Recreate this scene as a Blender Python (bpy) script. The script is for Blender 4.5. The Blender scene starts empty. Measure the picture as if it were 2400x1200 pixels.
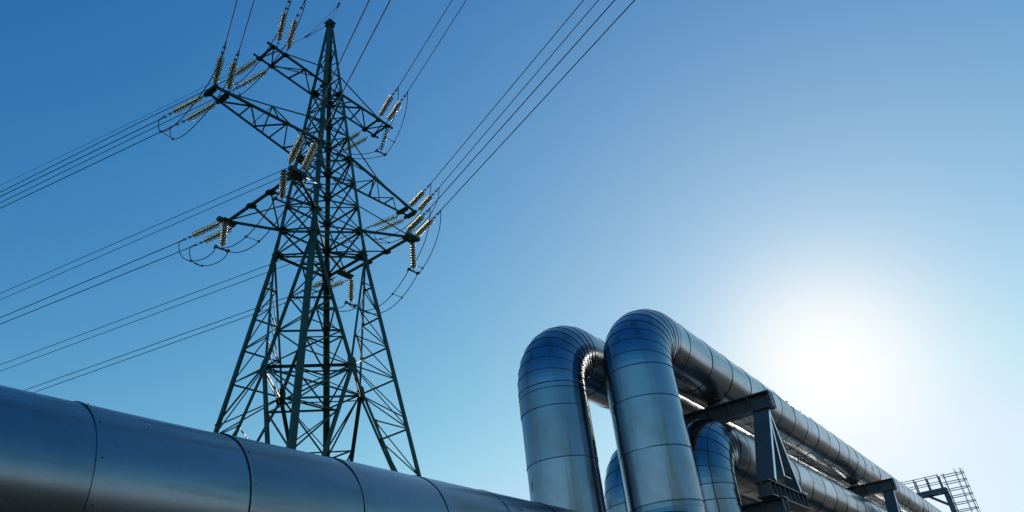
import bpy, math, random
from mathutils import Vector, Matrix
random.seed(7)
sc = bpy.context.scene
COL = sc.collection
R_ = math.radians

# ------------------------------------------------------------------ camera
cam = bpy.data.cameras.new("camera")
cam.sensor_width = 36.0
cam.lens = 36.0 * 1690.5 / 2400.0
cam.clip_start = 0.05
cam.clip_end = 4000.0
cob = bpy.data.objects.new("camera", cam)
COL.objects.link(cob)
cr = Vector((0.99272948, 0.06251421, -0.10285984))
cu = Vector((0.12036683, -0.51558805, 0.84834002))
cw = Vector((0.0, 0.85455306, 0.5193641))
cob.matrix_world = Matrix(((cr.x, cu.x, -cw.x, 0), (cr.y, cu.y, -cw.y, 0), (cr.z, cu.z, -cw.z, 1.6), (0, 0, 0, 1)))
sc.camera = cob

# ------------------------------------------------------------------ sky and sun
SUN_AZ, SUN_EL = 23.5, 17.9
sd = Vector((math.sin(R_(SUN_AZ)) * math.cos(R_(SUN_EL)), math.cos(R_(SUN_AZ)) * math.cos(R_(SUN_EL)), math.sin(R_(SUN_EL))))
world = bpy.data.worlds.new("World")
sc.world = world
world.use_nodes = True
wn, wl = world.node_tree.nodes, world.node_tree.links
wn.clear()
w_out = wn.new("ShaderNodeOutputWorld")
w_bg = wn.new("ShaderNodeBackground")
w_sky = wn.new("ShaderNodeTexSky")
w_sky.sky_type = 'NISHITA'
w_sky.sun_disc = False
w_sky.sun_elevation = R_(SUN_EL)
w_sky.sun_rotation = R_(SUN_AZ)
w_sky.altitude = 0
w_sky.air_density = 1.6
w_sky.dust_density = 0.0
w_sky.ozone_density = 4.0
w_bg.inputs[1].default_value = 0.10
# the bright aureole of the air round the sun
w_tc = wn.new("ShaderNodeTexCoord")
w_dot = wn.new("ShaderNodeVectorMath"); w_dot.operation = 'DOT_PRODUCT'
w_dot.inputs[1].default_value = sd
wl.new(w_tc.outputs['Generated'], w_dot.inputs[0])
def wmath(op, a, b=None):
    n = wn.new("ShaderNodeMath"); n.operation = op
    for i, v in enumerate((a, b)):
        if v is None: continue
        if isinstance(v, (int, float)): n.inputs[i].default_value = v
        else: wl.new(v, n.inputs[i])
    return n.outputs[0]
w_ang = wmath('ARCCOSINE', wmath('MINIMUM', w_dot.outputs['Value'], 1.0))
def scaled(fac, col):
    n = wn.new("ShaderNodeVectorMath"); n.operation = 'SCALE'; n.inputs[0].default_value = col
    wl.new(fac, n.inputs['Scale']); return n.outputs[0]
def vadd(a, b):
    n = wn.new("ShaderNodeVectorMath"); n.operation = 'ADD'; wl.new(a, n.inputs[0]); wl.new(b, n.inputs[1]); return n.outputs[0]
# film response of the clear sky, channel by channel
w_rgb = wn.new("ShaderNodeSeparateColor"); wl.new(w_sky.outputs[0], w_rgb.inputs[0])
w_clear = wn.new("ShaderNodeCombineXYZ")
w_ch = [wmath('MULTIPLY', wmath('POWER', wmath('MULTIPLY', w_rgb.outputs[i], 0.1), pw), gain * 10.0) for i, (pw, gain) in enumerate(((2.34, 3.1), (1.13, 1.15), (0.64, 0.92)))]
w_ch[1] = wmath('MINIMUM', w_ch[1], wmath('MULTIPLY', w_ch[2], 0.74))
w_ch[0] = wmath('MINIMUM', w_ch[0], wmath('MULTIPLY', w_ch[1], 0.60))
for i in range(3): wl.new(w_ch[i], w_clear.inputs[i])
w_sep = wn.new("ShaderNodeSeparateXYZ"); wl.new(w_tc.outputs['Generated'], w_sep.inputs[0])
w_low = wmath('MULTIPLY', wmath('EXPONENT', wmath('MULTIPLY', wmath('MAXIMUM', w_sep.outputs['Z'], 0.0), -1.0 / 0.20)), 2.7)
w_fwd = wmath('MULTIPLY', wmath('EXPONENT', wmath('MULTIPLY', wmath('MAXIMUM', w_sep.outputs['Z'], 0.0), -1.0 / 0.22)), wmath('MULTIPLY', wmath('EXPONENT', wmath('DIVIDE', w_ang, -R_(26))), 5.0))
w_low = wmath('ADD', w_low, w_fwd)
w_air = vadd(w_clear.outputs[0], scaled(w_low, (0.95, 0.95, 1.0)))
w_core = wmath('EXPONENT', wmath('MULTIPLY', wmath('POWER', wmath('DIVIDE', w_ang, R_(6.4)), 2.0), -1.0))
w_wide = wmath('MULTIPLY', wmath('EXPONENT', wmath('DIVIDE', w_ang, -R_(14.0))), 0.70)
w_fac = wmath('ADD', w_core, wmath('MULTIPLY', w_wide, wmath('SUBTRACT', 1.0, w_core)))
w_mix = wn.new("ShaderNodeMix"); w_mix.data_type = 'RGBA'; w_mix.clamp_result = False
wl.new(w_fac, w_mix.inputs[0]); wl.new(w_air, w_mix.inputs[6]); w_mix.inputs[7].default_value = (10.2, 10.2, 10.1, 1)
wl.new(w_mix.outputs[2], w_bg.inputs[0])
wl.new(w_bg.outputs[0], w_out.inputs[0])

sun = bpy.data.lights.new("sun", 'SUN')
sun.energy = 3.5
sun.angle = R_(0.53)
sun.color = (1.0, 0.93, 0.82)
sob = bpy.data.objects.new("sun", sun)
sob.rotation_euler = (-sd).to_track_quat('-Z', 'Y').to_euler()
COL.objects.link(sob)

sc.view_settings.view_transform = 'Standard'
sc.view_settings.look = 'None'
sc.view_settings.exposure = 0.0
sc.view_settings.gamma = 1.0

# ------------------------------------------------------------------ helpers
def tag(o, label=None, cat=None, group=None, kind=None):
    if label: o["label"] = label
    if cat: o["category"] = cat
    if group: o["group"] = group
    if kind: o["kind"] = kind
    return o

def empty(name, loc, label, cat, group=None):
    o = bpy.data.objects.new(name, None)
    COL.objects.link(o)
    o.location = loc
    o.empty_display_size = 0.3
    return tag(o, label, cat, group)

class MB:
    """collects faces in world coordinates, then links them as ONE mesh"""
    def __init__(s): s.v, s.f, s.m, s.sm, s.a = [], [], [], [], []
    def add(s, vs, fs, mat=0, smooth=False, att=0.0):
        b = len(s.v); s.v += [Vector(p) for p in vs]
        for f in fs:
            s.f.append([b + i for i in f]); s.m.append(mat); s.sm.append(smooth); s.a.append(att)
    def box(s, o, ax, ay, az, mat=0):
        """o = corner, three edge vectors"""
        o, ax, ay, az = Vector(o), Vector(ax), Vector(ay), Vector(az)
        if ax.cross(ay).dot(az) < 0: ax, ay = ay, ax
        p = [o, o + ax, o + ax + ay, o + ay]; p += [q + az for q in p]
        s.add(p, [(3, 2, 1, 0), (4, 5, 6, 7), (0, 1, 5, 4), (1, 2, 6, 5), (2, 3, 7, 6), (3, 0, 4, 7)], mat)
    def prism(s, a, b, prof, n1, n2, mat=0):
        """profile (list of 2-D points along n1, n2) swept from a to b"""
        a, b = Vector(a), Vector(b); n = len(prof)
        if (b - a).cross(n1).dot(n2) < 0: prof = prof[::-1]
        p = [a + n1 * x + n2 * y for x, y in prof] + [b + n1 * x + n2 * y for x, y in prof]
        fs = [(i, (i + 1) % n, (i + 1) % n + n, i + n) for i in range(n)] + [tuple(range(n))[::-1], tuple(range(n, 2 * n))]
        s.add(p, fs, mat)
    def angle(s, a, b, n1, n2, w, t=0.012, mat=0):
        """steel angle: two flanges from the heel line a-b along n1 and n2"""
        ax = (Vector(b) - Vector(a)).normalized()
        n1 = (Vector(n1) - ax * ax.dot(Vector(n1))).normalized()
        n2 = (Vector(n2) - ax * ax.dot(Vector(n2))).normalized()
        n2 = (n2 - n1 * n1.dot(n2)).normalized()
        s.prism(a, b, [(0, 0), (w, 0), (w, t), (t, t), (t, w), (0, w)], n1, n2, mat)
    def bar(s, a, b, up, w, h, mat=0):
        """rectangular bar centred on a-b, w across, h along up"""
        ax = (Vector(b) - Vector(a)).normalized(); up = Vector(up)
        up = (up - ax * ax.dot(up)).normalized(); sd_ = ax.cross(up)
        s.prism(a, b, [(-w / 2, -h / 2), (w / 2, -h / 2), (w / 2, h / 2), (-w / 2, h / 2)], sd_, up, mat)
    def ibeam(s, a, b, up, w, h, tf=0.02, tw=0.014, mat=0):
        ax = (Vector(b) - Vector(a)).normalized(); up = Vector(up)
        up = (up - ax * ax.dot(up)).normalized(); sd_ = ax.cross(up)
        W, H, k = w / 2, h / 2, tw / 2
        s.prism(a, b, [(-W, -H), (W, -H), (W, -H + tf), (k, -H + tf), (k, H - tf), (W, H - tf), (W, H), (-W, H), (-W, H - tf), (-k, H - tf), (-k, -H + tf), (-W, -H + tf)], sd_, up, mat)
    def tube(s, pts, r, n=8, mat=0, cap=True, smooth=True):
        pts = [Vector(p) for p in pts]
        b = len(s.v); prev = None; rad = r if isinstance(r, (list, tuple)) else [r] * len(pts)
        for i, p in enumerate(pts):
            t = (pts[min(i + 1, len(pts) - 1)] - pts[max(i - 1, 0)]).normalized()
            if prev is None:
                h = Vector((0, 0, 1)) if abs(t.z) < 0.9 else Vector((1, 0, 0))
                prev = (h - t * t.dot(h)).normalized()
            prev = (prev - t * t.dot(prev)).normalized(); q = t.cross(prev)
            s.v += [p + (prev * math.cos(6.28318 * k / n) + q * math.sin(6.28318 * k / n)) * rad[i] for k in range(n)]
        for i in range(len(pts) - 1):
            for k in range(n):
                s.f.append([b + i * n + k, b + i * n + (k + 1) % n, b + (i + 1) * n + (k + 1) % n, b + (i + 1) * n + k]); s.m.append(mat); s.sm.append(smooth); s.a.append(0)
        if cap:
            e = b + (len(pts) - 1) * n
            s.f += [list(range(b, b + n))[::-1], list(range(e, e + n))]; s.m += [mat] * 2; s.sm += [False] * 2; s.a += [0] * 2
    def plate(s, pts, nrm, t, mat=0):
        """flat polygon with thickness t along nrm"""
        pts = [Vector(p) for p in pts]; nrm = Vector(nrm).normalized(); n = len(pts)
        c = sum(pts, Vector()) / n
        if (pts[0] - c).cross(pts[1] - c).dot(nrm) > 0: pts = pts[::-1]
        p = pts + [q + nrm * t for q in pts]
        s.add(p, [tuple(range(n)), tuple(range(n, 2 * n))[::-1]] + [((i + 1) % n, i, i + n, (i + 1) % n + n) for i in range(n)], mat)
    def build(s, name, mats, parent=None, att=False):
        me = bpy.data.meshes.new(name)
        off = parent.matrix_world.translation.copy() if parent and parent.type == 'EMPTY' and parent.parent is None else None
        org = WORG.get(parent, Vector((0, 0, 0))) if parent else Vector((0, 0, 0))
        if parent is None:
            org = sum(s.v, Vector()) / len(s.v)
        me.from_pydata([v - org for v in s.v], [], s.f)
        for m in (mats if isinstance(mats, (list, tuple)) else [mats]): me.materials.append(m)
        me.polygons.foreach_set("material_index", s.m)
        me.polygons.foreach_set("use_smooth", s.sm)
        if att:
            A = me.attributes.new("sheet", 'FLOAT', 'FACE'); A.data.foreach_set("value", s.a)
        me.update()
        o = bpy.data.objects.new(name, me); COL.objects.link(o)
        if parent: o.parent = parent
        else: o.location = org
        WORG[o] = org
        return o
WORG = {}
def thing(name, loc, label, cat, group=None):
    o = empty(name, loc, label, cat, group); WORG[o] = Vector(loc); return o

# ------------------------------------------------------------------ materials
def mat(name):
    m = bpy.data.materials.new(name); m.use_nodes = True
    nt = m.node_tree; return m, nt.nodes, nt.links, nt.nodes["Principled BSDF"]
def noise(n, l, scale, detail=4, rough=0.55, vec=None, stretch=None):
    t = n.new("ShaderNodeTexNoise"); t.inputs['Scale'].default_value = scale; t.inputs['Detail'].default_value = detail; t.inputs['Roughness'].default_value = rough
    c = n.new("ShaderNodeTexCoord"); src = c.outputs['Object']
    if stretch:
        mp = n.new("ShaderNodeMapping"); mp.inputs['Scale'].default_value = stretch; l.new(src, mp.inputs[0]); src = mp.outputs[0]
    l.new(src, t.inputs['Vector']); return t.outputs['Fac']
def ramp(n, l, fac, *stops):
    r = n.new("ShaderNodeValToRGB"); e = r.color_ramp.elements
    while len(e) < len(stops): e.new(0.5)
    for i, (p, c) in enumerate(stops):
        e[i].position = p; e[i].color = (*c, 1) if len(c) == 3 else c
    l.new(fac, r.inputs[0]); return r.outputs[0]
def g3(x): return (x, x, x)
def mixc(n, l, fac, a, b, mode='MIX'):
    x = n.new("ShaderNodeMix"); x.data_type = 'RGBA'; x.blend_type = mode
    for s_, v in ((0, fac), (6, a), (7, b)):
        if isinstance(v, (int, float)): x.inputs[s_].default_value = v
        elif isinstance(v, tuple): x.inputs[s_].default_value = (*v, 1)
        else: l.new(v, x.inputs[s_])
    return x.outputs[2]
def bump(n, l, h, strength, dist, nrm=None):
    b = n.new("ShaderNodeBump"); b.inputs['Strength'].default_value = strength; b.inputs['Distance'].default_value = dist
    l.new(h, b.inputs['Height'])
    if nrm is not None: l.new(nrm, b.inputs['Normal'])
    return b.outputs[0]

def metal_sheet(name, stretch, dirt=1.0, r0=0.15, r1=0.20, tint=((0.25, 0.29, 0.345), (0.35, 0.39, 0.44))):
    m, n, l, p = mat(name)
    at = n.new("ShaderNodeAttribute"); at.attribute_name = "sheet"
    streak = ramp(n, l, noise(n, l, 1.0, 5, 0.6, stretch=stretch), (0.52, g3(0)), (0.68, g3(1)))
    blot = ramp(n, l, noise(n, l, 1.3, 6, 0.62), (0.45, g3(0)), (0.68, g3(1)))
    fine = noise(n, l, 30, 5, 0.7)
    base = ramp(n, l, at.outputs['Fac'], (0.0, tint[0]), (1.0, tint[1]))
    base = mixc(n, l, mixc(n, l, 1.0, streak, g3(0.62 * dirt), 'MULTIPLY'), base, (0.20, 0.18, 0.14))
    base = mixc(n, l, mixc(n, l, 1.0, blot, g3(0.42 * dirt), 'MULTIPLY'), base, (0.24, 0.24, 0.235))
    smear = ramp(n, l, noise(n, l, 2.1, 10, 0.68, stretch=[1.0 + 0.15 * (q - 1) if q > 1 else max(q, 0.6) for q in stretch]), (0.635, g3(0)), (0.70, g3(0.75)))
    base = mixc(n, l, smear, base, (0.10, 0.105, 0.11))
    l.new(base, p.inputs['Base Color'])
    p.inputs['Metallic'].default_value = 1.0
    rr = ramp(n, l, fine, (0.3, g3(r0)), (0.75, g3(r1)))
    rr = mixc(n, l, blot, rr, g3(0.27))
    rr = mixc(n, l, mixc(n, l, 1.0, streak, g3(0.8), 'MULTIPLY'), rr, g3(0.34))
    rr = mixc(n, l, smear, rr, g3(0.5))
    l.new(rr, p.inputs['Roughness'])
    b1 = bump(n, l, noise(n, l, 1.5, 2, 0.45), 0.10, 0.006 if 'run' in name else 0.012)
    b2 = bump(n, l, noise(n, l, 60, 2, 0.5), 0.02, 0.001, b1)
    l.new(b2, p.inputs['Normal'])
    return m
M_SHEET_D = metal_sheet("cladding_sheet_run", (0.5, 0.5, 6.0), 1.0, 0.18, 0.25, ((0.31, 0.33, 0.345), (0.42, 0.435, 0.445)))
M_SHEET_F = metal_sheet("cladding_sheet_weathered", (0.5, 0.5, 6.0), 1.3, 0.24, 0.32, ((0.27, 0.285, 0.295), (0.33, 0.345, 0.35)))
M_SHEET_Z = metal_sheet("cladding_sheet_riser", (5.0, 5.0, 0.22), 1.35)
m, n, l, p = mat("seam_sealant"); M_SEAM = m
l.new(ramp(n, l, noise(n, l, 20), (0.3, (0.045, 0.05, 0.055)), (0.7, (0.11, 0.11, 0.11))), p.inputs['Base Color']); p.inputs['Roughness'].default_value = 0.7
m, n, l, p = mat("screw_steel"); M_SCREW = m
l.new(ramp(n, l, noise(n, l, 40), (0.3, g3(0.05)), (0.7, g3(0.16))), p.inputs['Base Color']); p.inputs['Metallic'].default_value = 0.8; p.inputs['Roughness'].default_value = 0.45

def paint(name, c1, c2, rough=0.45, rust=0.0):
    m, n, l, p = mat(name)
    f = noise(n, l, 1.7, 6, 0.65)
    col = ramp(n, l, f, (0.3, c1), (0.7, c2))
    if rust:
        rm = ramp(n, l, noise(n, l, 9, 6, 0.7), (0.62, g3(0)), (0.74, g3(rust)))
        col = mixc(n, l, rm, col, (0.11, 0.05, 0.025))
    l.new(col, p.inputs['Base Color'])
    l.new(ramp(n, l, noise(n, l, 25, 4), (0.3, g3(rough - 0.08)), (0.7, g3(rough + 0.12))), p.inputs['Roughness'])
    l.new(bump(n, l, noise(n, l, 70, 3), 0.12, 0.003), p.inputs['Normal'])
    return m
M_GREEN = paint("green_tower_paint", (0.012, 0.056, 0.034), (0.022, 0.080, 0.050), 0.5, 0.35)
M_GREEN.node_tree.nodes['Principled BSDF'].inputs['Specular IOR Level'].default_value = 0.32
M_GREY = paint("grey_blue_steel_paint", (0.09, 0.092, 0.098), (0.145, 0.145, 0.15), 0.4, 0.8)
M_PALE = paint("pale_strut_sky_sheen", (0.55, 0.58, 0.60), (0.66, 0.68, 0.69), 0.30, 0.6)  # pale metal tone puts the bright sky's sheen into the strut colour
_p = M_PALE.node_tree.nodes['Principled BSDF']; _p.inputs['Metallic'].default_value = 1.0
M_NAVY = paint("blue_grey_steel_paint", (0.07, 0.10, 0.13), (0.10, 0.135, 0.165), 0.45, 0.3)
M_WIRE = paint("weathered_conductor", (0.018, 0.018, 0.020), (0.035, 0.035, 0.036), 0.8)
M_FIT = paint("galvanised_fitting", (0.05, 0.045, 0.042), (0.11, 0.095, 0.085), 0.5, 0.5)
M_CONC = paint("footing_concrete", (0.25, 0.24, 0.22), (0.36, 0.35, 0.32), 0.85)
def glass(name, col):
    m, n, l, p = mat(name)
    l.new(ramp(n, l, noise(n, l, 6), (0.3, tuple(x * 0.85 for x in col)), (0.7, col)), p.inputs['Base Color'])
    p.inputs['Roughness'].default_value = 0.14; p.inputs['IOR'].default_value = 1.45
    p.inputs['Transmission Weight'].default_value = 0.9
    return m
M_GLASS = glass("clear_insulator_glass", (0.93, 0.88, 0.66))
M_TEAL = glass("green_insulator_glass", (0.10, 0.55, 0.45))
# ------------------------------------------------------------------ ground
m, n, l, p = mat("dry_ground"); M_GROUND = m
g1 = ramp(n, l, noise(n, l, 0.08, 8, 0.65), (0.3, (0.03, 0.026, 0.018)), (0.55, (0.05, 0.042, 0.03)), (0.75, (0.075, 0.062, 0.045)))
l.new(mixc(n, l, ramp(n, l, noise(n, l, 1.8, 8, 0.7), (0.4, g3(0)), (0.65, g3(0.8))), g1, (0.035, 0.045, 0.02)), p.inputs['Base Color'])
p.inputs['Roughness'].default_value = 0.95
l.new(bump(n, l, noise(n, l, 3, 8, 0.7), 0.8, 0.1), p.inputs['Normal'])
b = MB(); N_ = 60; vs = []
def gx(i): t = i / N_ * 2 - 1; return math.copysign(abs(t) ** 3, t) * 2600
for j in range(N_ + 1):
    for i in range(N_ + 1):
        x, y = gx(i), gx(j); r = math.hypot(x, y)
        vs.append((x, y, (0.0 if r < 70 else 0.9 * math.sin(x * 0.013 + 1) * math.cos(y * 0.017) * min(1, (r - 70) / 200) - 0.9 * min(1, (r - 70) / 200))))
b.add(vs, [(j * (N_ + 1) + i, j * (N_ + 1) + i + 1, (j + 1) * (N_ + 1) + i + 1, (j + 1) * (N_ + 1) + i) for j in range(N_) for i in range(N_)], 0, True)
tag(b.build("ground", M_GROUND), kind="structure")

# ------------------------------------------------------------------ lattice tower
OX, OY, H0 = -12.0076, 38.1552, 1.6
UA, VA = R_(-145.689), R_(-55.689)
UU, VV, ZZ = Vector((math.sin(UA), math.cos(UA), 0)), Vector((math.sin(VA), math.cos(VA), 0)), Vector((0, 0, 1))
def UVZ(u, v, z): return Vector((OX, OY, H0 + z)) + UU * u + VV * v
zT, wT, zG, wG, wE = 46.44, 0.21, 6.15, 6.78, 2.84
Ze, Zd, Zc, Zb, Za, Zz, Zy, Zx = 24.96, 26.83, 28.80, 30.83, 32.78, 34.86, 36.81, 38.80
def WW(z): return wT + (wE - wT) * (zT - z) / (zT - Ze) if z > Ze else wE + (wG - wE) * (Ze - z) / (Ze - zG)
SG = dict(N=(1, -1), L=(1, 1), F=(-1, 1), R=(-1, -1))
def K(k, z):
    w = WW(z); return UVZ(SG[k][0] * w * 0.7408, SG[k][1] * w * 0.6717, z)
FACES = [('N', 'L', UU), ('L', 'F', VV), ('F', 'R', -UU), ('R', 'N', -VV)]
tower = thing("transmission_tower", (OX, OY, 0), "tall dark green steel lattice pylon with six cross arms carrying glass insulators", "pylon")
for k in 'NLFR':
    n1, n2 = -UU * SG[k][0], -VV * SG[k][1]
    b = MB()
    b.angle(K(k, Ze), K(k, zT), n1, n2, 0.235, 0.018)
    b.angle(K(k, -1.5), K(k, Ze), n1, n2, 0.29, 0.02)
    # bolted splice at the knee
    ax = (K(k, Zd) - K(k, Ze)).normalized()
    for na, nb in ((n1, n2), (n2, n1)):
        pa, pb = K(k, Ze - 0.9), K(k, Ze + 1.1)
        b.prism(pa, pb, [(0.0, -0.016), (0.27, -0.016), (0.27, -0.002), (0.0, -0.002)], na, nb)
        for i in range(11):
            for s_ in (0.06, 0.17):
                q = pa.lerp(pb, (i + 0.5) / 11) + na * s_ - nb * 0.015
                b.tube([q, q - nb * 0.035], 0.022, 6, 0, True, False)
    b.build("leg", M_GREEN, tower)
    f = MB(); c = K(k, -1.35)
    f.box(c - Vector((0.55, 0.55, 0.35)), (1.1, 0, 0), (0, 1.1, 0), (0, 0, 0.5))
    f.build("footing", M_CONC, tower)
levels = [Ze, Zd, Zc, Zb, Za, Zz, Zy, Zx]
upper = [Zx, 40.6, 42.3, 43.9, 45.3]
def member(b, p, q, nrm, w, off=0.0, t=0.010):
    p, q, nrm = Vector(p) - nrm * off, Vector(q) - nrm * off, Vector(nrm)
    ax = (q - p).normalized(); side = nrm.cross(ax)
    if side.z > 0: side = -side
    b.angle(p, q, side, -nrm, w, t)
def gusset(b, c, ax, nrm, w, h, t=0.012, off=0.006):
    ax = Vector(ax).normalized(); sd_ = Vector(nrm).cross(ax).normalized(); c = Vector(c) + Vector(nrm) * off
    b.plate([c + ax * h * x + sd_ * w * y for x, y in ((-.5, -.3), (-.3, -.5), (.3, -.5), (.5, -.3), (.5, .3), (.3, .5), (-.3, .5), (-.5, .3))], nrm, t)
J = 16.47
zfoot = -1.5
for k1, k2, nr in FACES:
    b = MB()
    for i, z in enumerate(levels):
        member(b, K(k1, z), K(k2, z), nr, 0.10 if i else 0.14, 0.02)
        for k, s_ in ((k1, 1), (k2, -1)):
            d_ = (K(k2, z) - K(k1, z)).normalized() * s_
            gusset(b, K(k, z) + d_ * 0.22, (K(k, z + 1) - K(k, z)), nr, 0.34, 0.46 if i else 0.7)
        if i + 1 < len(levels):
            z2 = levels[i + 1]
            member(b, K(k1, z), K(k2, z2), nr, 0.09, 0.03)
            member(b, K(k2, z), K(k1, z2), nr, 0.09, 0.055)
    for i in range(len(upper) - 1):
        z, z2 = upper[i], upper[i + 1]
        a_, c_ = (k1, k2) if i % 2 == 0 else (k2, k1)
        member(b, K(a_, z), K(c_, z2), nr, 0.07, 0.02)
        if i == 1: member(b, K(k1, z), K(k2, z), nr, 0.07, 0.02)
    # portal below the knee: two chords per face that meet in a plated joint
    jc = (K(k1, J) + K(k2, J)) / 2
    for k, o_ in ((k1, k2), (k2, k1)):
        e, g = K(k, Ze), K(k, zG - 2.2)
        b.angle(e, jc, (K(o_, Ze) - e), -nr, 0.15, 0.014)
        b.angle(jc, g, (K(o_, zG) - g), -nr, 0.17, 0.016)
        nP = 4
        lv = [Ze + (J - Ze) * t for t in (0.0, 0.27, 0.52, 0.76, 1.0)]
        for i in range(1, 5):
            ch = e.lerp(jc, (Ze - lv[i]) / (Ze - J))
            member(b, K(k, lv[i]), ch, nr, 0.08, 0.03)
            if i > 1: member(b, K(k, lv[i]), e.lerp(jc, (Ze - lv[i - 1]) / (Ze - J)), nr, 0.075, 0.045)
        lv = [J + (zG - 2.2 - J) * t for t in (0.0, 0.24, 0.46, 0.67, 0.86)]
        for i in range(1, 5):
            t = (J - lv[i]) / (J - zG + 2.2)
            ch = jc.lerp(g, t); chp = jc.lerp(g, (J - lv[i - 1]) / (J - zG + 2.2))
            member(b, K(k, lv[i]), ch, nr, 0.08, 0.03)
            member(b, K(k, lv[i]), chp, nr, 0.075, 0.045)
    up_ = (K(k1, Ze) + K(k2, Ze)) / 2 - jc
    gusset(b, jc, up_, nr, 0.62, 1.0, 0.016, 0.004)
    sdv = Vector(nr).cross(up_).normalized()
    for s_ in (-0.2, -0.08, 0.08, 0.2):
        for i in range(5):
            q = jc + sdv * s_ + up_.normalized() * (i - 2) * 0.19 + Vector(nr) * 0.018
            b.tube([q, q + Vector(nr) * 0.03], 0.022, 6, 0, True, False)
    b.build("face_bracing", M_GREEN, tower)
# inner bracing: each leg is a three chord lattice; ties between the chords of adjoining faces
b = MB()
for i_, (k1, k2, nr) in enumerate(FACES):
    k3, nr2 = FACES[(i_ + 1) % 4][1], FACES[(i_ + 1) % 4][2]
    j1, j2 = (K(k1, J) + K(k2, J)) / 2, (K(k2, J) + K(k3, J)) / 2
    e = K(k2, Ze); g = K(k2, zG - 2.2)
    prev = None
    for t in (0.27, 0.52, 0.76, 1.0):
        p1, p2 = e.lerp(j1, t), e.lerp(j2, t)
        member(b, p1, p2, ZZ, 0.09 if t < 1 else 0.14)
        if prev: member(b, prev, p2, ZZ, 0.06)
        prev = p1
    member(b, j1 - ZZ * 0.35, j2 - ZZ * 0.35, ZZ, 0.07)
    prev = None
    for t in (0.24, 0.46, 0.67, 0.86):
        p1, p2 = j1.lerp(g, t), j2.lerp(g, t)
        member(b, p1, p2, ZZ, 0.09)
        if prev: member(b, prev, p2, ZZ, 0.06)
        prev = p1
    member(b, j1, K(k2, J - 2.4), ZZ, 0.07); member(b, j2, K(k2, J - 2.4), ZZ, 0.07)
JJ = [(K(a_, J) + K(c_, J)) / 2 for a_, c_, _ in FACES]
member(b, JJ[0], JJ[2], ZZ, 0.12); member(b, JJ[1], JJ[3], ZZ, 0.12, 0.15)
b.build("leg_tie", M_GREEN, tower)
for zz_ in (Ze, Zd, Za, Zx):
    b = MB()
    member(b, K('L', zz_), K('R', zz_), ZZ, 0.14 if zz_ < 27 else 0.1, 0.05)
    member(b, K('N', zz_), K('F', zz_), ZZ, 0.14 if zz_ < 27 else 0.1, 0.20)
    for k in 'NLFR':
        c = K(k, zz_) - (UU * SG[k][0] + VV * SG[k][1]) * 0.2
        b.plate([c + UU * x * 0.3 + VV * y * 0.3 for x, y in ((-1, -1), (1, -1), (1, 1), (-1, 1))], ZZ, 0.014)
    b.build("diaphragm", M_GREEN, tower)
b = MB()
c = UVZ(0, 0, zT)
b.box(c - UU * 0.27 - VV * 0.27 - ZZ * 0.38, UU * 0.54, VV * 0.54, ZZ * 0.40)
b.box(c - UU * 0.33 - VV * 0.33 + ZZ * 0.021, UU * 0.66, VV * 0.66, ZZ * 0.05)
for s_, a_ in ((1, UU), (-1, VV)):
    b.box(c + a_ * 0.27 * s_ - ZZ * 0.25 - a_.cross(ZZ) * 0.06, a_ * 0.12 * s_, a_.cross(ZZ) * 0.12, ZZ * 0.03)
b.build("peak_cap", M_GREEN, tower)

def lacing(b, p0, p1, q0, q1, n, w, nrm, off=0.02):
    for i in range(n):
        a_, c_ = p0.lerp(p1, i / n), p0.lerp(p1, (i + 1) / n)
        d_, e_ = q0.lerp(q1, i / n), q0.lerp(q1, (i + 1) / n)
        if i % 2 == 0: member(b, a_, e_, nrm, w, off)
        else: member(b, d_, c_, nrm, w, off)
        if 0 < i and i % 2 == 0: member(b, a_, d_, nrm, w * 0.85, off * 2)
# two top arms, two long middle arms, two wide lower arms
def top_arm(s, va, vb, kA, kB):
    """s = +1 near side, -1 far side; va, vb = the two chord ends across"""
    b = MB()
    pa, pb = K(kA, Zx), K(kB, Zx)
    ta, tb = UVZ(s * 5.85, va, Zx), UVZ(s * 5.85, vb, Zx)
    b.bar(pa, ta, ZZ, 0.14, 0.12); b.bar(pb, tb, ZZ, 0.11, 0.10)
    i4a, i4b, i5a, i5b = UVZ(s * 4.4, va, Zx), UVZ(s * 4.4, vb, Zx), UVZ(s * 5.35, va, Zx), UVZ(s * 5.35, vb, Zx)
    b.bar(i4a, i4b, ZZ, 0.14, 0.11); b.bar(i5a, i5b, ZZ, 0.14, 0.11)
    b.bar(i5a, i4b, ZZ, 0.09, 0.05)
    b.bar(i4a + (i5b - i4b) * 0.5, i5b, ZZ, 0.07, 0.05)
    m_ = i4a.lerp(pa, 0.5)
    member(b, i4b, m_, ZZ, 0.10, 0.03); member(b, m_, i4b.lerp(pb, 0.42), ZZ, 0.09, 0.05); member(b, m_, pb, ZZ, 0.10, 0.03)
    member(b, m_.lerp(pa, 0.55), pb, ZZ, 0.07, 0.06)
    for c in (i4a, i4b, i5a, i5b):
        b.plate([c + UU * x * 0.2 + VV * y * 0.2 - ZZ * 0.085 for x, y in ((-1, -.6), (-.6, -1), (.6, -1), (1, -.6), (1, .6), (.6, 1), (-.6, 1), (-1, .6))], ZZ, 0.012)
    o = b.build("cross_arm", M_GREEN, tower)
    b = MB()
    for q_, k_ in ((i4a, kA), (i4b, kB)):
        b = MB(); b.bar(q_ + ZZ * 0.05, K(k_, 40.6), VV, 0.06, 0.07); b.build("arm_tie", M_GREEN, o)
top_arm(1, -0.98, 0.52, 'N', 'L')
top_arm(-1, -0.75, 0.85, 'R', 'F')
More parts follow.
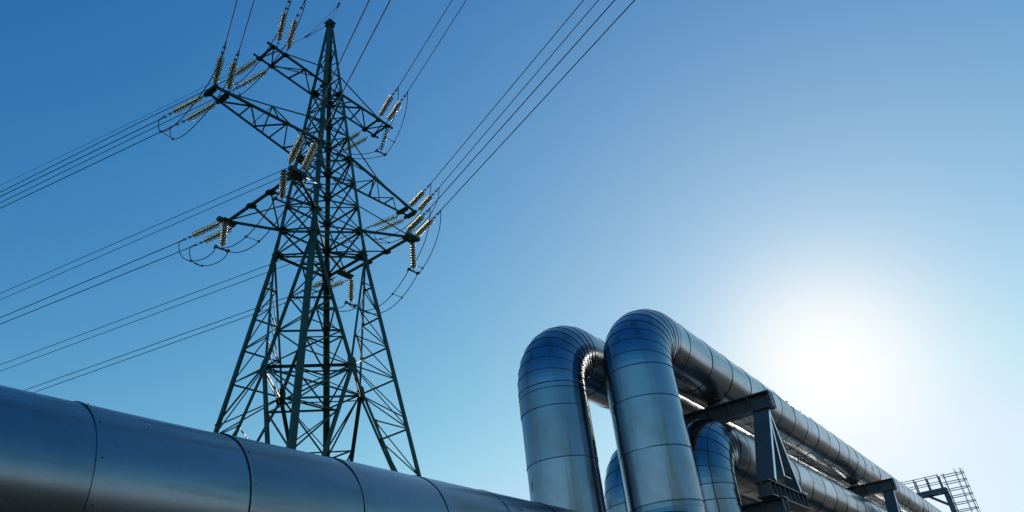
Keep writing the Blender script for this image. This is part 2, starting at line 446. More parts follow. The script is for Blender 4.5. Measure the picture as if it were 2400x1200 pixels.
def mid_arm(s, vm, kA, kB, M_):
    b = MB()
    pa, pb = K(kA, Za), K(kB, Za)
    va, vb = vm - 0.36, vm + 0.36
    ta, tb = UVZ(s * 8.95, va, Za), UVZ(s * 8.95, vb, Za)
    b.bar(pa, ta, ZZ, 0.15, 0.13); b.bar(pb, tb, ZZ, 0.115, 0.10)
    lacing(b, pa, UVZ(s * 7.7, va, Za), pb, UVZ(s * 7.7, vb, Za), 5, 0.085, ZZ, 0.03)
    for u_ in (8.02, 8.85):
        q = UVZ(s * u_, vm, Za - 0.11)
        b.bar(q - VV * 0.62, q + VV * 0.62, ZZ, 0.22, 0.20)
        b.plate([q + UU * x * 0.2 + VV * y * 0.42 - ZZ * 0.115 for x, y in ((-1, -1), (1, -1), (1, 1), (-1, 1))], ZZ, 0.012)
    o = b.build("cross_arm", M_GREEN, tower)
    b = MB()
    b.bar(UVZ(s * 7.95, va, Za + 0.08), M_, VV, 0.06, 0.07)
    b.bar(M_, K(kA, Zz), VV, 0.06, 0.07); b.bar(M_, K(kB, Zz), VV, 0.05, 0.06)
    f_ = (abs((M_ - UVZ(0, 0, 0)).dot(UU)) - 1.5) / 7.45
    qa, qb = pa.lerp(ta, f_), pb.lerp(tb, f_)
    b.bar(M_, qa, VV, 0.07, 0.07); b.bar(M_, qb, VV, 0.07, 0.07)
    b.bar(M_, pa.lerp(ta, f_ * 0.72), VV, 0.05, 0.05); b.bar(M_, pb.lerp(tb, f_ * 1.3), VV, 0.05, 0.05)
    b.build("arm_tie", M_GREEN, o)
mid_arm(1, -0.36, 'N', 'L', UVZ(4.55, -0.25, 34.40))
mid_arm(-1, 0.52, 'R', 'F', UVZ(-5.05, 0.2, 34.0))
def low_arm(s, u_, vA, vB, kA, kB):
    """wide end beam along the face; both ends carry a string"""
    b = MB()
    eA, eB = UVZ(s * u_, vA, Zd), UVZ(s * u_, vB, Zd)
    pA, pB = K(kA, Zd), K(kB, Zd)
    b.bar(eA, eB, ZZ, 0.16, 0.14)
    b.bar(pA, eA, ZZ, 0.15, 0.12); b.bar(pB, eB, ZZ, 0.15, 0.12)
    m1, m2 = eA.lerp(eB, 0.36), eA.lerp(eB, 0.64)
    b.bar(pA, m1, ZZ, 0.11, 0.1); b.bar(pB, m2, ZZ, 0.11, 0.1); b.bar(m1, pB, ZZ, 0.09, 0.05)
    for c in (m1, m2):
        b.plate([c + UU * x * 0.28 + VV * y * 0.3 - ZZ * 0.09 for x, y in ((-1, -.5), (-.5, -1), (.5, -1), (1, -.5), (1, .5), (.5, 1), (-.5, 1), (-1, .5))], ZZ, 0.012)
    for c, d_ in ((eA, -1), (eB, 1)):
        b.bar(c - UU * s * 0.55 + VV * d_ * 0.12, c + UU * s * 0.62 + VV * d_ * 0.12, ZZ, 0.3, 0.22)
        b.plate([c + UU * x * 0.5 + VV * (y * 0.32 - d_ * 0.1) - ZZ * 0.13 for x, y in ((-1, -1), (1, -1), (1, 1), (-1, 1))], ZZ, 0.014)
    o = b.build("cross_arm", M_GREEN, tower)
    b = MB()
    for q_, k_ in ((eA, kA), (eB, kB)):
        b = MB(); b.bar(q_ + ZZ * 0.06, K(k_, Zc), UU, 0.07, 0.07); b.build("arm_tie", M_GREEN, o)
low_arm(1, 4.75, -3.62, 3.05, 'N', 'L')
low_arm(-1, 4.75, -3.35, 3.15, 'R', 'F')

# ------------------------------------------------------------------ insulators and wires
TAB = {"s1": {"A": [[[-14.001, 33.293, 40.35], [-13.633, 32.562, 40.3], [-12.534, 30.414, 40.15], [-11.637, 29.103, 40.08], [-11.269, 28.481, 39.95]], [[-13.516, 33.75, 40.35], [-13.269, 33.363, 40.3], [-12.07, 31.1, 40.15], [-10.934, 29.595, 40.08], [-10.327, 28.68, 39.95]]], "B": [[[-16.348, 30.34, 34.332], [-16.138, 29.974, 34.282], [-15.001, 28.105, 34.132], [-14.299, 27.05, 34.062], [-12.617, 24.362, 33.932]], [[-15.694, 30.879, 34.332], [-15.576, 30.597, 34.282], [-14.482, 28.644, 34.132], [-13.832, 27.747, 34.062], [-11.767, 24.487, 33.932]]], "C": [[[-11.872, 31.389, 28.383], [-11.64, 30.912, 28.333], [-10.408, 29.002, 28.183], [-9.593, 27.916, 28.113], [-4.814, 20.686, 27.983]], [[-11.301, 32.049, 28.383], [-11.072, 31.637, 28.333], [-9.87, 29.665, 28.183], [-9.131, 28.569, 28.113], [-3.925, 20.816, 27.983]]], "E": [[[-8.895, 41.182, 40.35], [-8.603, 40.748, 40.3], [-7.398, 38.862, 40.15], [-6.708, 37.939, 40.08], [-1.827, 30.828, 39.95]], [[-8.474, 41.989, 40.35], [-8.152, 41.404, 40.3], [-6.904, 39.579, 40.15], [-6.168, 38.554, 40.08], [-0.933, 30.959, 39.95]]], "F": [[[-7.438, 44.995, 34.332], [-7.156, 44.528, 34.282], [-5.971, 42.915, 34.132], [-5.24, 41.915, 34.062], [5.642, 27.046, 33.932]], [[-6.869, 45.519, 34.332], [-6.608, 45.156, 34.282], [-5.507, 43.605, 34.132], [-4.737, 42.538, 34.062], [6.479, 27.169, 33.932]]], "G": [[[-6.763, 39.535, 28.383], [-6.522, 39.151, 28.333], [-5.36, 37.588, 28.183], [-4.73, 36.719, 28.113], [6.033, 22.28, 27.983]], [[-6.316, 40.213, 28.383], [-6.076, 39.82, 28.333], [-4.818, 38.143, 28.183], [-4.112, 37.084, 28.113], [6.961, 22.416, 27.983]]]}, "s2": {"A": [[[-15.536, 33.927, 40.35], [-15.817, 34.146, 40.3], [-17.333, 34.905, 40.15], [-17.814, 35.161, 40.08], [-25.27, 38.006, 39.95], [-39.624, 43.653, 39.7]], [[-15.116, 34.98, 40.35], [-15.445, 35.159, 40.3], [-17.442, 36.037, 40.15], [-18.105, 36.275, 40.08], [-25.887, 39.237, 39.95], [-40.49, 44.938, 39.7]]], "B": [[[-17.091, 31.004, 34.332], [-17.443, 31.111, 34.282], [-19.487, 31.866, 34.132], [-20.592, 32.325, 34.062], [-33.926, 37.491, 33.932]], [[-16.694, 31.736, 34.332], [-16.987, 31.82, 34.282], [-18.973, 32.651, 34.132], [-20.223, 33.061, 34.062], [-34.746, 38.707, 33.932]]], "D": [[[-17.612, 35.915, 28.383], [-17.797, 35.99, 28.333], [-19.647, 36.667, 28.183], [-20.71, 37.069, 28.113], [-36.304, 43.382, 27.983]], [[-17.179, 36.634, 28.383], [-17.325, 36.673, 28.333], [-19.24, 37.41, 28.183], [-20.366, 37.813, 28.113], [-36.893, 44.255, 27.983]]], "E": [[[-10.502, 42.37, 40.35], [-10.785, 42.564, 40.3], [-12.346, 43.385, 40.15], [-13.029, 43.645, 40.08], [-17.999, 45.535, 39.95], [-49.41, 58.171, 39.7]], [[-10.08, 43.004, 40.35], [-10.376, 43.251, 40.3], [-12.18, 44.047, 40.15], [-12.934, 44.301, 40.08], [-18.291, 46.393, 39.95], [-50.173, 59.303, 39.7]]], "F": [[[-8.214, 45.583, 34.332], [-8.525, 45.797, 34.282], [-10.503, 46.404, 34.132], [-11.166, 46.641, 34.062], [-22.927, 51.106, 33.932], [-49.934, 61.34, 33.682]], [[-7.949, 46.291, 34.332], [-8.175, 46.408, 34.282], [-10.052, 47.115, 34.132], [-10.642, 47.313, 34.062], [-23.347, 52.185, 33.932], [-50.832, 62.672, 33.682]]], "H": [[[-12.572, 43.969, 28.383], [-12.915, 44.108, 28.333], [-14.486, 44.65, 28.183], [-15.812, 45.225, 28.113], [-41.821, 55.341, 27.983]], [[-11.885, 44.639, 28.383], [-12.377, 44.745, 28.333], [-14.002, 45.225, 28.183], [-14.749, 45.431, 28.113], [-41.536, 56.045, 27.983]]]}, "pend": {"C": [[-12.27, 31.717, 28.333], [-12.27, 31.717, 26.433]], "D": [[-17.335, 35.9, 28.333], [-17.335, 35.9, 26.633]], "G": [[-6.582, 40.881, 28.333], [-6.582, 40.881, 26.433]], "H": [[-11.732, 44.651, 28.333], [-11.732, 44.651, 26.633]], "E": [[-8.48, 42.328, 40.3], [-9.151, 43.192, 38.88]]}, "gw2": [[-12.162, 37.867, 47.5], [-14.071, 38.639, 47.4], [-14.975, 38.933, 47.35], [-29.569, 44.367, 46.8], [-45.97, 50.407, 46.4]], "gw1": [[-11.802, 37.846, 48.0], [-10.772, 36.278, 47.9], [-10.491, 35.842, 47.85]]}
def frame(a, b):
    z = (Vector(b) - Vector(a)).normalized()
    h = Vector((0, 0, 1)) if abs(z.z) < 0.9 else Vector((0, 1, 0))
    x = h.cross(z).normalized(); y = z.cross(x)
    return Matrix((x, y, z)).transposed()
DISC = [(0.0, -0.035), (0.05, -0.035), (0.075, -0.01), (0.12, -0.03), (0.135, -0.004), (0.165, -0.028), (0.178, 0.0), (0.200, -0.030), (0.203, -0.012), (0.185, 0.022), (0.13, 0.052), (0.07, 0.068), (0.0, 0.07)]
def lathe_mesh(name, prof, n, mats, mi=0):
    b = MB(); vs = []; fs = []
    for r, z in prof:
        vs += [Vector((r * math.cos(6.28318 * k / n), r * math.sin(6.28318 * k / n), z)) for k in range(n)]
    for i in range(len(prof) - 1):
        fs += [(i * n + k, i * n + (k + 1) % n, (i + 1) * n + (k + 1) % n, (i + 1) * n + k) for k in range(n)]
    me = bpy.data.meshes.new(name); me.from_pydata(vs, [], fs)
    me.materials.append(mats); me.polygons.foreach_set("use_smooth", [True] * len(fs)); me.update(); return me
ME_CLEAR = lathe_mesh("glass_disc", DISC, 20, M_GLASS)
ME_TEAL = lathe_mesh("glass_disc_green", DISC, 20, M_TEAL)
def insulator(p0, d0, d1, p1, label, teal=False, nd=10, group="glass insulator strings"):
    p0, d0, d1, p1 = (Vector(x) for x in (p0, d0, d1, p1))
    t = thing("insulator_string", p0, label, "insulator", group)
    rot = frame(d0, d1)
    for i in range(nd):
        o = bpy.data.objects.new("glass_disc", ME_TEAL if teal else ME_CLEAR); COL.objects.link(o)
        o.parent = t; o.matrix_local = Matrix.Translation(d0.lerp(d1, (i + 0.5) / nd) - p0) @ rot.to_4x4()
    b = MB()
    for i in range(nd):
        a_, c_ = d0.lerp(d1, (i + 0.12) / nd), d0.lerp(d1, (i + 0.60) / nd)
        b.tube([a_, c_], [0.05, 0.062], 10)
    b.tube([d0, d1], 0.018, 6)
    b.build("cap_chain", M_FIT, t)
    b = MB(); b.tube([p0, d0], 0.025, 6)
    q = p0.lerp(d0, 0.5); x = rot.col[0]
    b.tube([q - x * 0.07, q + x * 0.07], 0.035, 6); b.tube([d0 - rot.col[2] * 0.05, d0], 0.055, 8)
    b.build("hanger_link", M_FIT, t)
    if p1 is not None and (p1 - d1).length > 0.15:
        b = MB(); ax = (p1 - d1).normalized(); s_ = ax.cross(Vector((0, 0, 1)))
        s_ = s_.normalized() if s_.length > 0.1 else Vector((1, 0, 0))
        L = (p1 - d1).length
        b.tube([d1, d1.lerp(p1, 0.22)], 0.03, 6)
        for q in (0.25, 0.62):
            c = d1.lerp(p1, q); b.bar(c - s_ * 0.09, c + s_ * 0.09, ZZ, 0.09, 0.05)
        for sg in (-1, 1):
            b.tube([d1.lerp(p1, 0.25) + s_ * 0.06 * sg, d1.lerp(p1, 0.62) + s_ * 0.06 * sg], 0.016, 6)
        b.tube([d1.lerp(p1, 0.6), p1], [0.035, 0.045], 8)
        b.build("tension_clamp", M_FIT, t)
    return t
def wire(name, pts, r, label, group, cat="cable"):
    b = MB(); b.tube(pts, r, 7); o = b.build(name, M_WIRE); return tag(o, label, cat, group)
def sagline(a, c, sag, n=14):
    a, c = Vector(a), Vector(c); return [a.lerp(c, i / n) - ZZ * sag * 4 * (i / n) * (1 - i / n) for i in range(n + 1)]
def hang(a, c, s1, s2, n=22):
    a, c = Vector(a), Vector(c); b1, b2 = a - ZZ * s1, c - ZZ * s2; o = []
    for i in range(n + 1):
        t = i / n; o.append(a * (1 - t) ** 3 + b1 * 3 * t * (1 - t) ** 2 + b2 * 3 * t * t * (1 - t) + c * t ** 3)
    return o
ARM = dict(A="top left arm", B="long middle left arm", C="lower left arm's near end", D="lower left arm's outer end", E="top right arm", F="long middle right arm", G="lower right arm's outer end", H="lower right arm behind the tower")
SIDE1 = dict(A=("left", "right"), B=("left", "right"), C=("left", "right"), E=("upper", "lower"), F=("upper", "lower"), G=("upper", "lower"))
END1, END2 = {}, {}
for ph, two in TAB['s1'].items():
    END1[ph] = []
    for i, q in enumerate(two):
        P = [Vector(x) for x in q]
        insulator(P[0], P[1], P[2], P[3], "glass insulator pulling up from the %s, %s of its pair" % (ARM[ph], SIDE1[ph][i]))
        d_ = (P[-1] - P[3]); d_ = d_.normalized()
        pts = [P[3] + d_ * 0.0] + P[4:] + [P[-1] + d_ * 50 - ZZ * 1.2, P[-1] + d_ * 110 - ZZ * 2.0]
        if ph in 'A': d_ = Vector((0.5446, -0.8387, 0)); pts = [P[3], P[4], P[4] + d_ * 50 - ZZ * 1.2, P[4] + d_ * 110 - ZZ * 2]
        wire("power_line", pts, 0.027, "thin black line rising overhead from the %s, %s of two" % (ARM[ph], SIDE1[ph][i]), "power lines running overhead")
        END1[ph].append(P[3])
for ph, two in TAB['s2'].items():
    END2[ph] = []
    for i, q in enumerate(two):
        P = [Vector(x) for x in q]
        insulator(P[0], P[1], P[2], P[3], "glass insulator pulling left from the %s, %s of its pair" % (ARM[ph], ("upper", "lower")[i]))
        d_ = (P[-1] - P[-2]).normalized()
        wire("power_line", [P[3]] + P[4:] + [P[-1] + d_ * 60 - ZZ * 1.5, P[-1] + d_ * 120 - ZZ * 1.5], 0.027, "thin black line running left from the %s, %s of two" % (ARM[ph], ("upper", "lower")[i]), "power lines running left")
        END2[ph].append(P[3])
PEND = {}
for ph, (a_, c_) in TAB['pend'].items():
    a_, c_ = Vector(a_), Vector(c_)
    lab = {"C": "pale glass insulator hanging straight down from the lower left arm's near end", "D": "glass insulator hanging straight down from the lower left arm's outer end", "G": "glass insulator hanging straight down from the lower right arm's outer end", "H": "glass insulator hanging straight down behind the tower's middle", "E": "single bright green glass insulator hanging from the top right arm"}[ph]
    t = insulator(a_ + ZZ * 0.12, a_, c_, c_ - ZZ * 0.12, lab, ph == 'E', 9)
    # yoke bar with two jumper clamps, square to the jumper
    dr = {"C": (END2['D'][0] - END1['C'][0]), "D": (END2['D'][0] - END1['C'][0]), "G": (END2['H'][0] - END1['G'][0]), "H": (END2['H'][0] - END1['G'][0]), "E": (END2['E'][0] - END1['E'][0])}[ph]
    dr.z = 0; ac = dr.cross(ZZ).normalized(); dr.normalize()
    y0 = c_ - ZZ * 0.26; b = MB()
    b.bar(y0 - ac * 0.42, y0 + ac * 0.42, ZZ, 0.05, 0.11)
    b.tube([c_, y0], 0.03, 6)
    for s_ in (-1, 1):
        q = y0 + ac * 0.4 * s_
        b.bar(q - dr * 0.16, q + dr * 0.16, ZZ, 0.09, 0.10); b.bar(q - dr * 0.05 + ZZ * 0.05, q + dr * 0.05 + ZZ * 0.05, ZZ, 0.16, 0.12)
    b.build("yoke_clamp", M_FIT, t)
    PEND[ph] = (y0 - ac * 0.4, y0 + ac * 0.4)
def pair(p, a_, c_):
    """order the two yoke clamps to match a pair of wire ends"""
    return p if (p[0] - a_).length + (p[1] - c_).length < (p[1] - a_).length + (p[0] - c_).length else (p[1], p[0])
def spacer_on(r0, r1, label):
    b = MB(); b.tube([r0, r1], 0.022, 6)
    for q in (r0, r1): b.tube([q - ZZ * 0.06, q + ZZ * 0.06], 0.05, 6); b.tube([q - UU * 0.09, q + UU * 0.09], 0.045, 6)
    tag(b.build("spacer", M_FIT), label, "spacer", "spacers between jumper loops")
JR = 0.027
def loops(name, lists, where, spac):
    for i, pts in enumerate(lists):
        wire("jumper_loop", pts, JR, "black jumper cable looping %s, %s of two" % (where, ("inner", "outer")[i]), "jumper loops on the pylon", "cable")
    for f_, lab in spac:
        a_, c_ = lists[0], lists[1]; spacer_on(a_[int(f_ * (len(a_) - 1))], c_[int(f_ * (len(c_) - 1))], lab)
loops("A", [hang(END1['A'][i], END2['A'][i], 3.6, 2.6) for i in (0, 1)], "beneath the top left arm", [(0.8, "small bar joining two jumper loops under the top left arm")])
loops("B", [hang(END1['B'][i], END2['B'][i], 3.4, 3.2) for i in (0, 1)], "beneath the long middle left arm", [(0.86, "small bar joining two jumper loops left of the middle left arm")])
loops("F", [hang(END1['F'][i], END2['F'][i], 3.6, 2.6) for i in (0, 1)], "beneath the long middle right arm", [(0.72, "small bar joining two jumper loops under the middle right arm")])
def path3(e1, pA, pB, e2, s_):
    out = []
    for i in (0, 1):
        if pB is None:
            a_ = pair(pA, e1[0], e1[1])[i]
            out.append(hang(e1[i], a_, s_[0], 0.15, 16) + sagline(a_, e2[i], s_[1], 16)[1:])
        else:
            a_ = pair(pA, e1[0], e1[1])[i]; c_ = pair(pB, e2[0], e2[1])[i]
            out.append(hang(e1[i], a_, s_[0], 0.15, 14) + sagline(a_, c_, s_[1], 16)[1:] + hang(c_, e2[i], s_[2], s_[3], 14)[1:])
    return out
loops("CD", path3(END1['C'], PEND['C'], PEND['D'], END2['D'], (1.2, 1.1, 1.0, 2.2)), "round the left side past hanging insulators", [(0.48, "small bar joining jumpers between the two left hanging insulators"), (0.87, "small bar joining jumper loops left of the lower left arm")])
loops("GH", path3(END1['G'], PEND['G'], PEND['H'], END2['H'], (2.6, 1.6, 0.8, 1.6)), "round the right side past hanging insulators", [(0.24, "small bar joining jumper loops right of the lower right arm"), (0.42, "small bar joining jumpers in front of the right tower leg")])
loops("E", path3(END1['E'], PEND['E'], None, END2['E'], (3.4, 0.5)), "from the top right arm past the green insulator", [(0.30, "small bar joining two jumper loops below the top right arm")])
# earth wires at the peak
def earth(pts, label, clamp_label):
    P = [Vector(x) for x in pts]; t = thing("earth_wire", P[0], label, "cable", "earth wires from the pylon peak")
    ax = (P[1] - P[0]).normalized(); s_ = ax.cross(ZZ).normalized(); b = MB()
    for sg in (-1, 1): b.tube([P[0] + s_ * 0.04 * sg, P[0].lerp(P[1], 0.8) + s_ * 0.04 * sg], 0.014, 6)
    for q in (0.0, 0.8, 0.9, 1.0): c = P[0].lerp(P[1], q); b.bar(c - s_ * 0.09, c + s_ * 0.09, ZZ, 0.08, 0.06)
    b.tube([P[0].lerp(P[1], 0.8), P[1]], 0.035, 6)
    b.build("strain_link", M_FIT, t)
    d_ = (P[-1] - P[-2]).normalized(); b = MB()
    b.tube(P[1:] + [P[-1] + d_ * 60, P[-1] + d_ * 120], 0.015, 6); b.build("strand", M_WIRE, t); return P[1]
e2 = earth(TAB['gw2'], "thin earth wire leaving the pylon peak to the left, topmost of the lines", "")
e1 = earth(TAB['gw1'], "thin earth wire leaving the pylon peak upward out of the picture", "")
cw_ = UVZ(0.45, -0.15, zT + 0.42)
wire("earth_jumper", sagline(e1, e2, 0.15), 0.014, "thin slanting cable joining both earth wires past the pylon peak", "earth wires from the pylon peak")

# ------------------------------------------------------------------ pipelines
TT = 0.57
DD = Vector((0.53962263, 0.84190702, 0)); CC = Vector((0.84190702, -0.53962263, 0))
def P1(c, d, z): return CC * c + DD * d + Vector((0, 0, z + 1.6))
PR = 0.60; NS = 96
def ring(c, x, y, r): return [c + (x * math.cos(6.2831853 * k / NS) + y * math.sin(6.2831853 * k / NS)) * r for k in range(NS)]
def skin(b, r0, r1, mi, att, smooth=True):
    vs = r0 + r1
    b.add(vs, [(k, (k + 1) % NS, (k + 1) % NS + NS, k + NS) for k in range(NS)], mi, smooth, att)
def seam(b, c, t, x, y, r, bw=0.006):
    # rolled bead beside a dark sealed joint
    a_ = c - t * bw; skin(b, ring(a_, x, y, r + 0.004), ring(c, x, y, r + 0.004), 1, 0)
    skin(b, ring(c, x, y, r + 0.004), ring(c + t * 0.004, x, y, r + 0.006), 0, 0.9); skin(b, ring(c + t * 0.004, x, y, r + 0.006), ring(c + t * 0.010, x, y, r + 0.0055), 0, 0.9)
    skin(b, ring(c + t * 0.010, x, y, r + 0.0055), ring(c + t * 0.013, x, y, r), 0, 0.9)
def straight(name, a, e, cuts, parent, mt, x, y, screws=False, rib=None):
    """sheet metal run; cuts = distances of the joints from a"""
    b = MB(); t = (e - a).normalized(); L = (e - a).length
    cs = [0.0] + [q for q in cuts if 0.02 < q < L - 0.02] + [L]
    for i in range(len(cs) - 1):
        dx, dy = x * random.uniform(-.003, .003), y * random.uniform(-.003, .003)
        q0, q1 = a + t * cs[i] + dx + dy, a + t * cs[i + 1] + dx + dy
        n = max(1, int((cs[i + 1] - cs[i]) / 0.17)) if cs[i] + (a - P1(0, 0, 0)).dot(DD) < 45 else 1; att = random.random()
        ph_ = [random.uniform(0, 6.28) for _ in range(3)]; am = [random.uniform(0.0008, 0.0034), random.uniform(0.0005, 0.0022), random.uniform(0.0003, 0.0011)]
        b.add([], [])
        base = len(b.v)
        for j in range(n + 1):
            f = j / n; c_ = q0.lerp(q1, f)
            wv = math.sin(math.pi * f) ** 0.5 if 0 < f < 1 else 0.0
            b.v += [c_ + (x * math.cos(6.2831853 * k / NS) + y * math.sin(6.2831853 * k / NS)) * (PR + 0.004 - 0.004 * f + (0.45 + 0.55 * wv) * (am[0] * math.sin(5 * 6.2831853 * k / NS + ph_[0]) + am[1] * math.sin(8 * 6.2831853 * k / NS + ph_[1]) + am[2] * math.sin(13 * 6.2831853 * k / NS + ph_[2]))) for k in range(NS)]
        for j in range(n):
            for k in range(NS):
                b.f.append([base + j * NS + k, base + j * NS + (k + 1) % NS, base + (j + 1) * NS + (k + 1) % NS, base + (j + 1) * NS + k]); b.m.append(0); b.sm.append(True); b.a.append(att)
        if i: seam(b, a + t * cs[i], t, x, y, PR + (0.0005 if screws else 0.002), 0.0035 if screws else 0.006)
        if rib is not None:
            n_ = x * math.cos(rib) + y * math.sin(rib); s_ = t.cross(n_)
            b.box(q0 + n_ * (PR - 0.002) - s_ * 0.008, t * (cs[i + 1] - cs[i]), s_ * 0.016, n_ * 0.012, 1)
        if screws and i:
            for k in range(14):
                an = 6.283 * k / 14 + 0.2; n_ = x * math.cos(an) + y * math.sin(an); q = a + t * (cs[i] + 0.035) + n_ * (PR + 0.001)
                b.tube([q, q + n_ * 0.006], [0.006, 0.004], 6, 2, True, False)
    return b.build(name, [mt, M_SEAM, M_SCREW], parent, True)
def elbow(name, ctr, r_b, e0, e1, parent, mt, gores=8, rib=False):
    """segmented bend: e0 = from centre to start, e1 = from centre to end, 90 degrees"""
    b = MB(); z = e0.cross(e1)
    def at(f):
        an = f * math.pi / 2; rd = e0 * math.cos(an) + e1 * math.sin(an); return ctr + rd * r_b, rd, -e0 * math.sin(an) + e1 * math.cos(an)
    for i in range(gores):
        c0, rd0, t0 = at(i / gores); c1, rd1, t1 = at((i + 1) / gores); _, rm, tm = at((i + 0.5) / gores)
        # each gore bulges a little between its two joints
        att = random.random(); prevr = None; off = random.uniform(-0.002, 0.002)
        for q in range(4):
            f = (i + q / 3) / gores; c_, rd_, t_ = at(f)
            ch = c0.lerp(c1, q / 3); cc_ = ch.lerp(c_, 0.70)
            w_ = ring(cc_ + z * off, rd_, z, PR + 0.003 - 0.0036 * q / 3)
            if prevr: skin(b, prevr, w_, 0, att)
            prevr = w_
        if True:
            def mr(c, rd, g): return ring(c, rd, z, PR + g)
            skin(b, mr(c0 - t0 * 0.006, rd0, 0.006), mr(c0, rd0, 0.007), 1, 0)
            skin(b, mr(c0, rd0, 0.007), mr(c0 + t0 * 0.008, rd0, 0.003), 0, 0.9)
        if rib:
            p0, p1 = c0 + (rd0 * rib[0] + z * rib[1]) * PR, c1 + (rd1 * rib[0] + z * rib[1]) * PR; b.bar(p0, p1, rm * rib[0] + z * rib[1], 0.016, 0.024, 1)
    return b.build(name, [mt, M_SEAM], parent, True)
def jit(a, e, step, j=0.04):
    o = []; q = a
    while q < e: o.append(q + random.uniform(-j, j)); q += step
    return o
RB = 0.91
def pipeline(c, dr, zl, zh, label, seam_r, front):
    t = thing("pipeline", P1(c, dr, -1.6), label, "pipeline", "silver clad pipelines")
    d0 = -22.0
    cuts = [q - d0 for q in [2.0 - 1.03 * k for k in range(23, 0, -1)]] + [q - d0 for q in (2.0, 3.05, 4.09, 5.12, 6.12, 7.15, 8.2, 9.2, 9.95)]
    straight("lower_run", P1(c, d0, zl), P1(c, dr - RB, zl), cuts, t, M_SHEET_F, CC, ZZ, front)
    elbow("lower_elbow", P1(c, dr - RB, zl + RB), RB, -ZZ, DD, t, M_SHEET_Z)
    z0 = zl + RB
    straight("riser", P1(c, dr, z0), P1(c, dr, zh - RB), [q - z0 for q in seam_r], t, M_SHEET_Z, CC, DD)
    elbow("upper_elbow", P1(c, dr + RB, zh - RB), RB, -DD, ZZ, t, M_SHEET_Z, 9)
    a = dr + RB
    straight("upper_run", P1(c, a, zh), P1(c, 95, zh), jit(0.45, 82, 1.09), t, M_SHEET_D, -CC, ZZ)
    return t
pipeline(-4.85, 11.2, 1.30, 5.47, "front silver pipeline from lower left, bending up and away to the right", (2.30, 3.15, 4.0), True)
pipeline(-6.23, 10.49, 1.30, 5.40, "silver pipeline whose riser is the leftmost of the tall bends", (2.25, 3.2, 4.08, 4.39), False)
def low_pipe(c, dr, zh, label, seam_r, rib):
    t = thing("pipeline", P1(c, dr, -1.6), label, "pipeline", "silver clad pipelines")
    straight("riser", P1(c, dr, -1.9), P1(c, dr, zh - RB), [q + 1.9 for q in seam_r], t, M_SHEET_Z, CC, DD, False, rib)
    elbow("upper_elbow", P1(c, dr + RB, zh - RB), RB, -DD, ZZ, t, M_SHEET_Z, 7, (0.788, -0.616) if rib is not None else False)
    straight("upper_run", P1(c, dr + RB, zh), P1(c, 95, zh), jit(0.5, 82, 1.09), t, M_SHEET_D, -CC, ZZ)
    f = MB(); q = P1(c, dr, -1.62); f.box(q - CC * 0.85 - DD * 0.85, CC * 1.7, DD * 1.7, ZZ * 0.3); f.build("ground_collar", M_CONC, t)
low_pipe(-4.87, 13.06, 3.73, "low silver pipeline bending under the beam, right of the two low ones", [q * 0.27 + 2.82 - 0.27 * 10 for q in range(0, 11)], -R_(52))
low_pipe(-6.2, 13.0, 3.73, "low silver pipeline half hidden behind the two tall risers", [q * 0.27 + 2.82 - 0.27 * 10 for q in range(0, 11)], None)

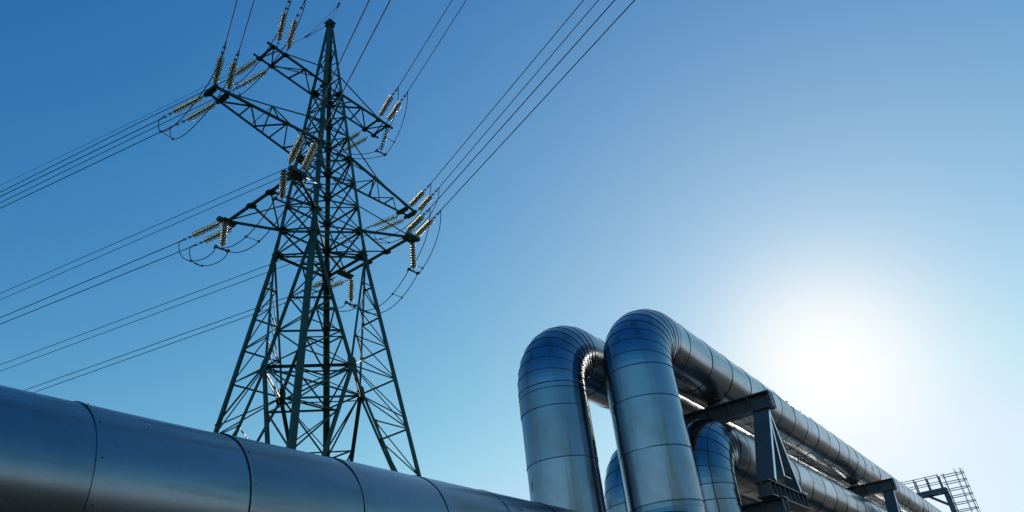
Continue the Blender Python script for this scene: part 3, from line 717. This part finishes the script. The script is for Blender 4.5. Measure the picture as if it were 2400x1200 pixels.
# ------------------------------------------------------------------ pipe supports
def support(d, label):
    t = thing("pipe_support", P1(-5.5, d, -1.6), label, "pipe support", "steel supports under the pipelines")
    b = MB(); zt = 4.805; cR, cL = -3.66, -6.98
    b.ibeam(P1(cL, d, zt - 0.17), P1(cR, d, zt - 0.17), ZZ, 0.30, 0.34, 0.022, 0.016)
    q = cR - 0.02
    while q > cL:
        for s_ in (-1, 1): b.box(P1(q, d + 0.012 * s_, zt - 0.316), -CC * 0.014, DD * 0.13 * s_, ZZ * 0.292)
        q -= 0.42
    b.box(P1(cR + 0.003, d - 0.15, zt - 0.34), CC * 0.016, DD * 0.30, ZZ * 0.34)
    for i in range(2):
        for j in range(4):
            q = P1(cR + 0.019, d - 0.09 + 0.18 * i, zt - 0.29 + 0.08 * j); b.tube([q, q + CC * 0.014], 0.011, 6, 0, True, False)
    b.build("cross_beam", M_GREY, t)
    for cc in (-4.85, -6.23):
        b = MB()
        b.box(P1(cc - 0.16, d - 0.14, zt + 0.003), CC * 0.32, DD * 0.28, ZZ * 0.02)
        for s_ in (-1, 1): b.box(P1(cc + 0.1 * s_ - 0.008, d - 0.12, zt + 0.024), CC * 0.016, DD * 0.24, ZZ * 0.07)
        b.build("pipe_shoe", M_GREY, t)
    for cc in (-3.92, -6.82):
        top = 4.46
        for (d0, d1, z1, w, h, nm) in ((-0.02, -1.05, 2.87, 0.32, 0.10, "front_leg"), (0.06, -0.18, 3.05, 0.24, 0.075, "middle_strut"), (0.13, 0.72, 2.87, 0.24, 0.085, "rear_leg")):
            b = MB(); b.bar(P1(cc, d + d0, top), P1(cc, d + d1, z1), DD, w, h)
            if nm == "front_leg" and cc > -5: b.bar(P1(cc + w / 2 + 0.007, d + d0, top), P1(cc + w / 2 + 0.007, d + d1, z1), DD, 0.012, h - 0.006, 1)  # added pale strip: sky sheen on this leg's side, given as colour
            if nm != "front_leg":
                b.box(P1(cc - 0.18, d + d1 - 0.14, z1 - 0.02), CC * 0.36, DD * 0.32, ZZ * 0.018)
            b.build(nm, M_PALE if nm != "front_leg" else [M_GREY, M_PALE], t)
        b = MB()
        b.ibeam(P1(cc, d - 1.4, 2.71), P1(cc, d + 1.05, 2.71), ZZ, 0.30, 0.28, 0.02, 0.014)
        for i in range(9): 
            for s_ in (-1, 1): b.box(P1(cc + 0.01 * s_, d - 1.3 + i * 0.28, 2.592), CC * 0.12 * s_, DD * 0.012, ZZ * 0.236)
        b.build("base_girder", M_GREY, t)
        b = MB()
        b.ibeam(P1(cc, d - 0.95, -1.6), P1(cc, d - 0.95, 2.20), DD, 0.30, 0.30)
        b.box(P1(cc - 0.2, d - 1.15, -1.62), CC * 0.4, DD * 0.4, ZZ * 0.04)
        b.build("column", M_GREY, t)
    b = MB()
    b.ibeam(P1(-7.0, d - 0.95, 2.385), P1(-3.68, d - 0.95, 2.385), ZZ, 0.32, 0.36)
    for q in (-3.72, -4.1, -4.5, -5.0, -5.5): b.box(P1(q, d - 0.963, 2.226), -CC * 0.014, -DD * 0.14, ZZ * 0.318)
    for cc in (-4.87, -6.2): b.box(P1(cc - 0.15, d - 1.08, 2.57), CC * 0.3, DD * 0.26, ZZ * 0.565)
    b.build("lower_beam", M_GREY, t)
support(14.82, "nearer steel support frame under the pipes with fanned pale struts")
support(27.0, "farther steel support frame with box beam near the ladder platform")

# ------------------------------------------------------------------ ladder platform behind the pipes
D5 = 55.0
t = thing("access_platform", P1(-4.9, D5, -1.6), "dark steel walkway over the pipes with railings and a caged ladder", "platform")
b = MB()
for s_ in (-0.36, 0.36): b.bar(P1(-10.5, D5 + s_, 8.36), P1(-4.62, D5 + s_, 8.36), ZZ, 0.08, 0.26)
b.box(P1(-10.5, D5 - 0.42, 8.495), CC * 5.9, DD * 0.84, ZZ * 0.03)
b.build("deck", M_NAVY, t)
for s_ in (-0.4, 0.4):
    b = MB(); q = -4.82
    for i in range(6):
        b.bar(P1(q, D5 + s_, 8.5), P1(q, D5 + s_, 9.36), DD, 0.07, 0.07); q -= 0.72
    for z_ in (9.33, 8.92): b.tube([P1(-10.5, D5 + s_, z_), P1(-4.82, D5 + s_, z_)], 0.022, 6)
    b.build("railing", M_NAVY, t)
b = MB(); b.bar(P1(-4.72, D5, -1.6), P1(-4.72, D5, 8.2), CC, 0.28, 0.30); b.bar(P1(-4.75, D5, 7.45), P1(-5.75, D5, 8.22), DD, 0.16, 0.14)
b.build("column", M_NAVY, t)
b = MB()
for s_ in (-0.2, 0.2): b.bar(P1(-4.5, D5 + s_, -1.6), P1(-4.5, D5 + s_, 9.4), CC, 0.05, 0.03)
z_ = -1.2
while z_ < 8.4: b.tube([P1(-4.5, D5 - 0.2, z_), P1(-4.5, D5 + 0.2, z_)], 0.014, 6); z_ += 0.3
b.build("ladder", M_NAVY, t)
cg = []
for i in range(18):
    z_ = 9.22 - i * 0.435; b = MB(); pts = []
    for k in range(25):
        an = -math.pi / 2 + math.pi * k / 24
        pts.append(P1(-4.0 + 0.68 * math.cos(an), D5 + 0.42 * math.sin(an), z_))
    b.tube([P1(-4.7, D5 - 0.40, z_)] + pts + [P1(-4.7, D5 + 0.40, z_)], 0.025, 6); b.build("cage_hoop", M_NAVY, t)
for an in (-70, -35, 0, 35, 70):
    b = MB(); q = P1(-4.0 + 0.655 * math.cos(R_(an)), D5 + 0.40 * math.sin(R_(an)), 0)
    b.tube([q + ZZ * 1.8, q + ZZ * 9.5], 0.017, 6); b.build("cage_bar", M_NAVY, t)
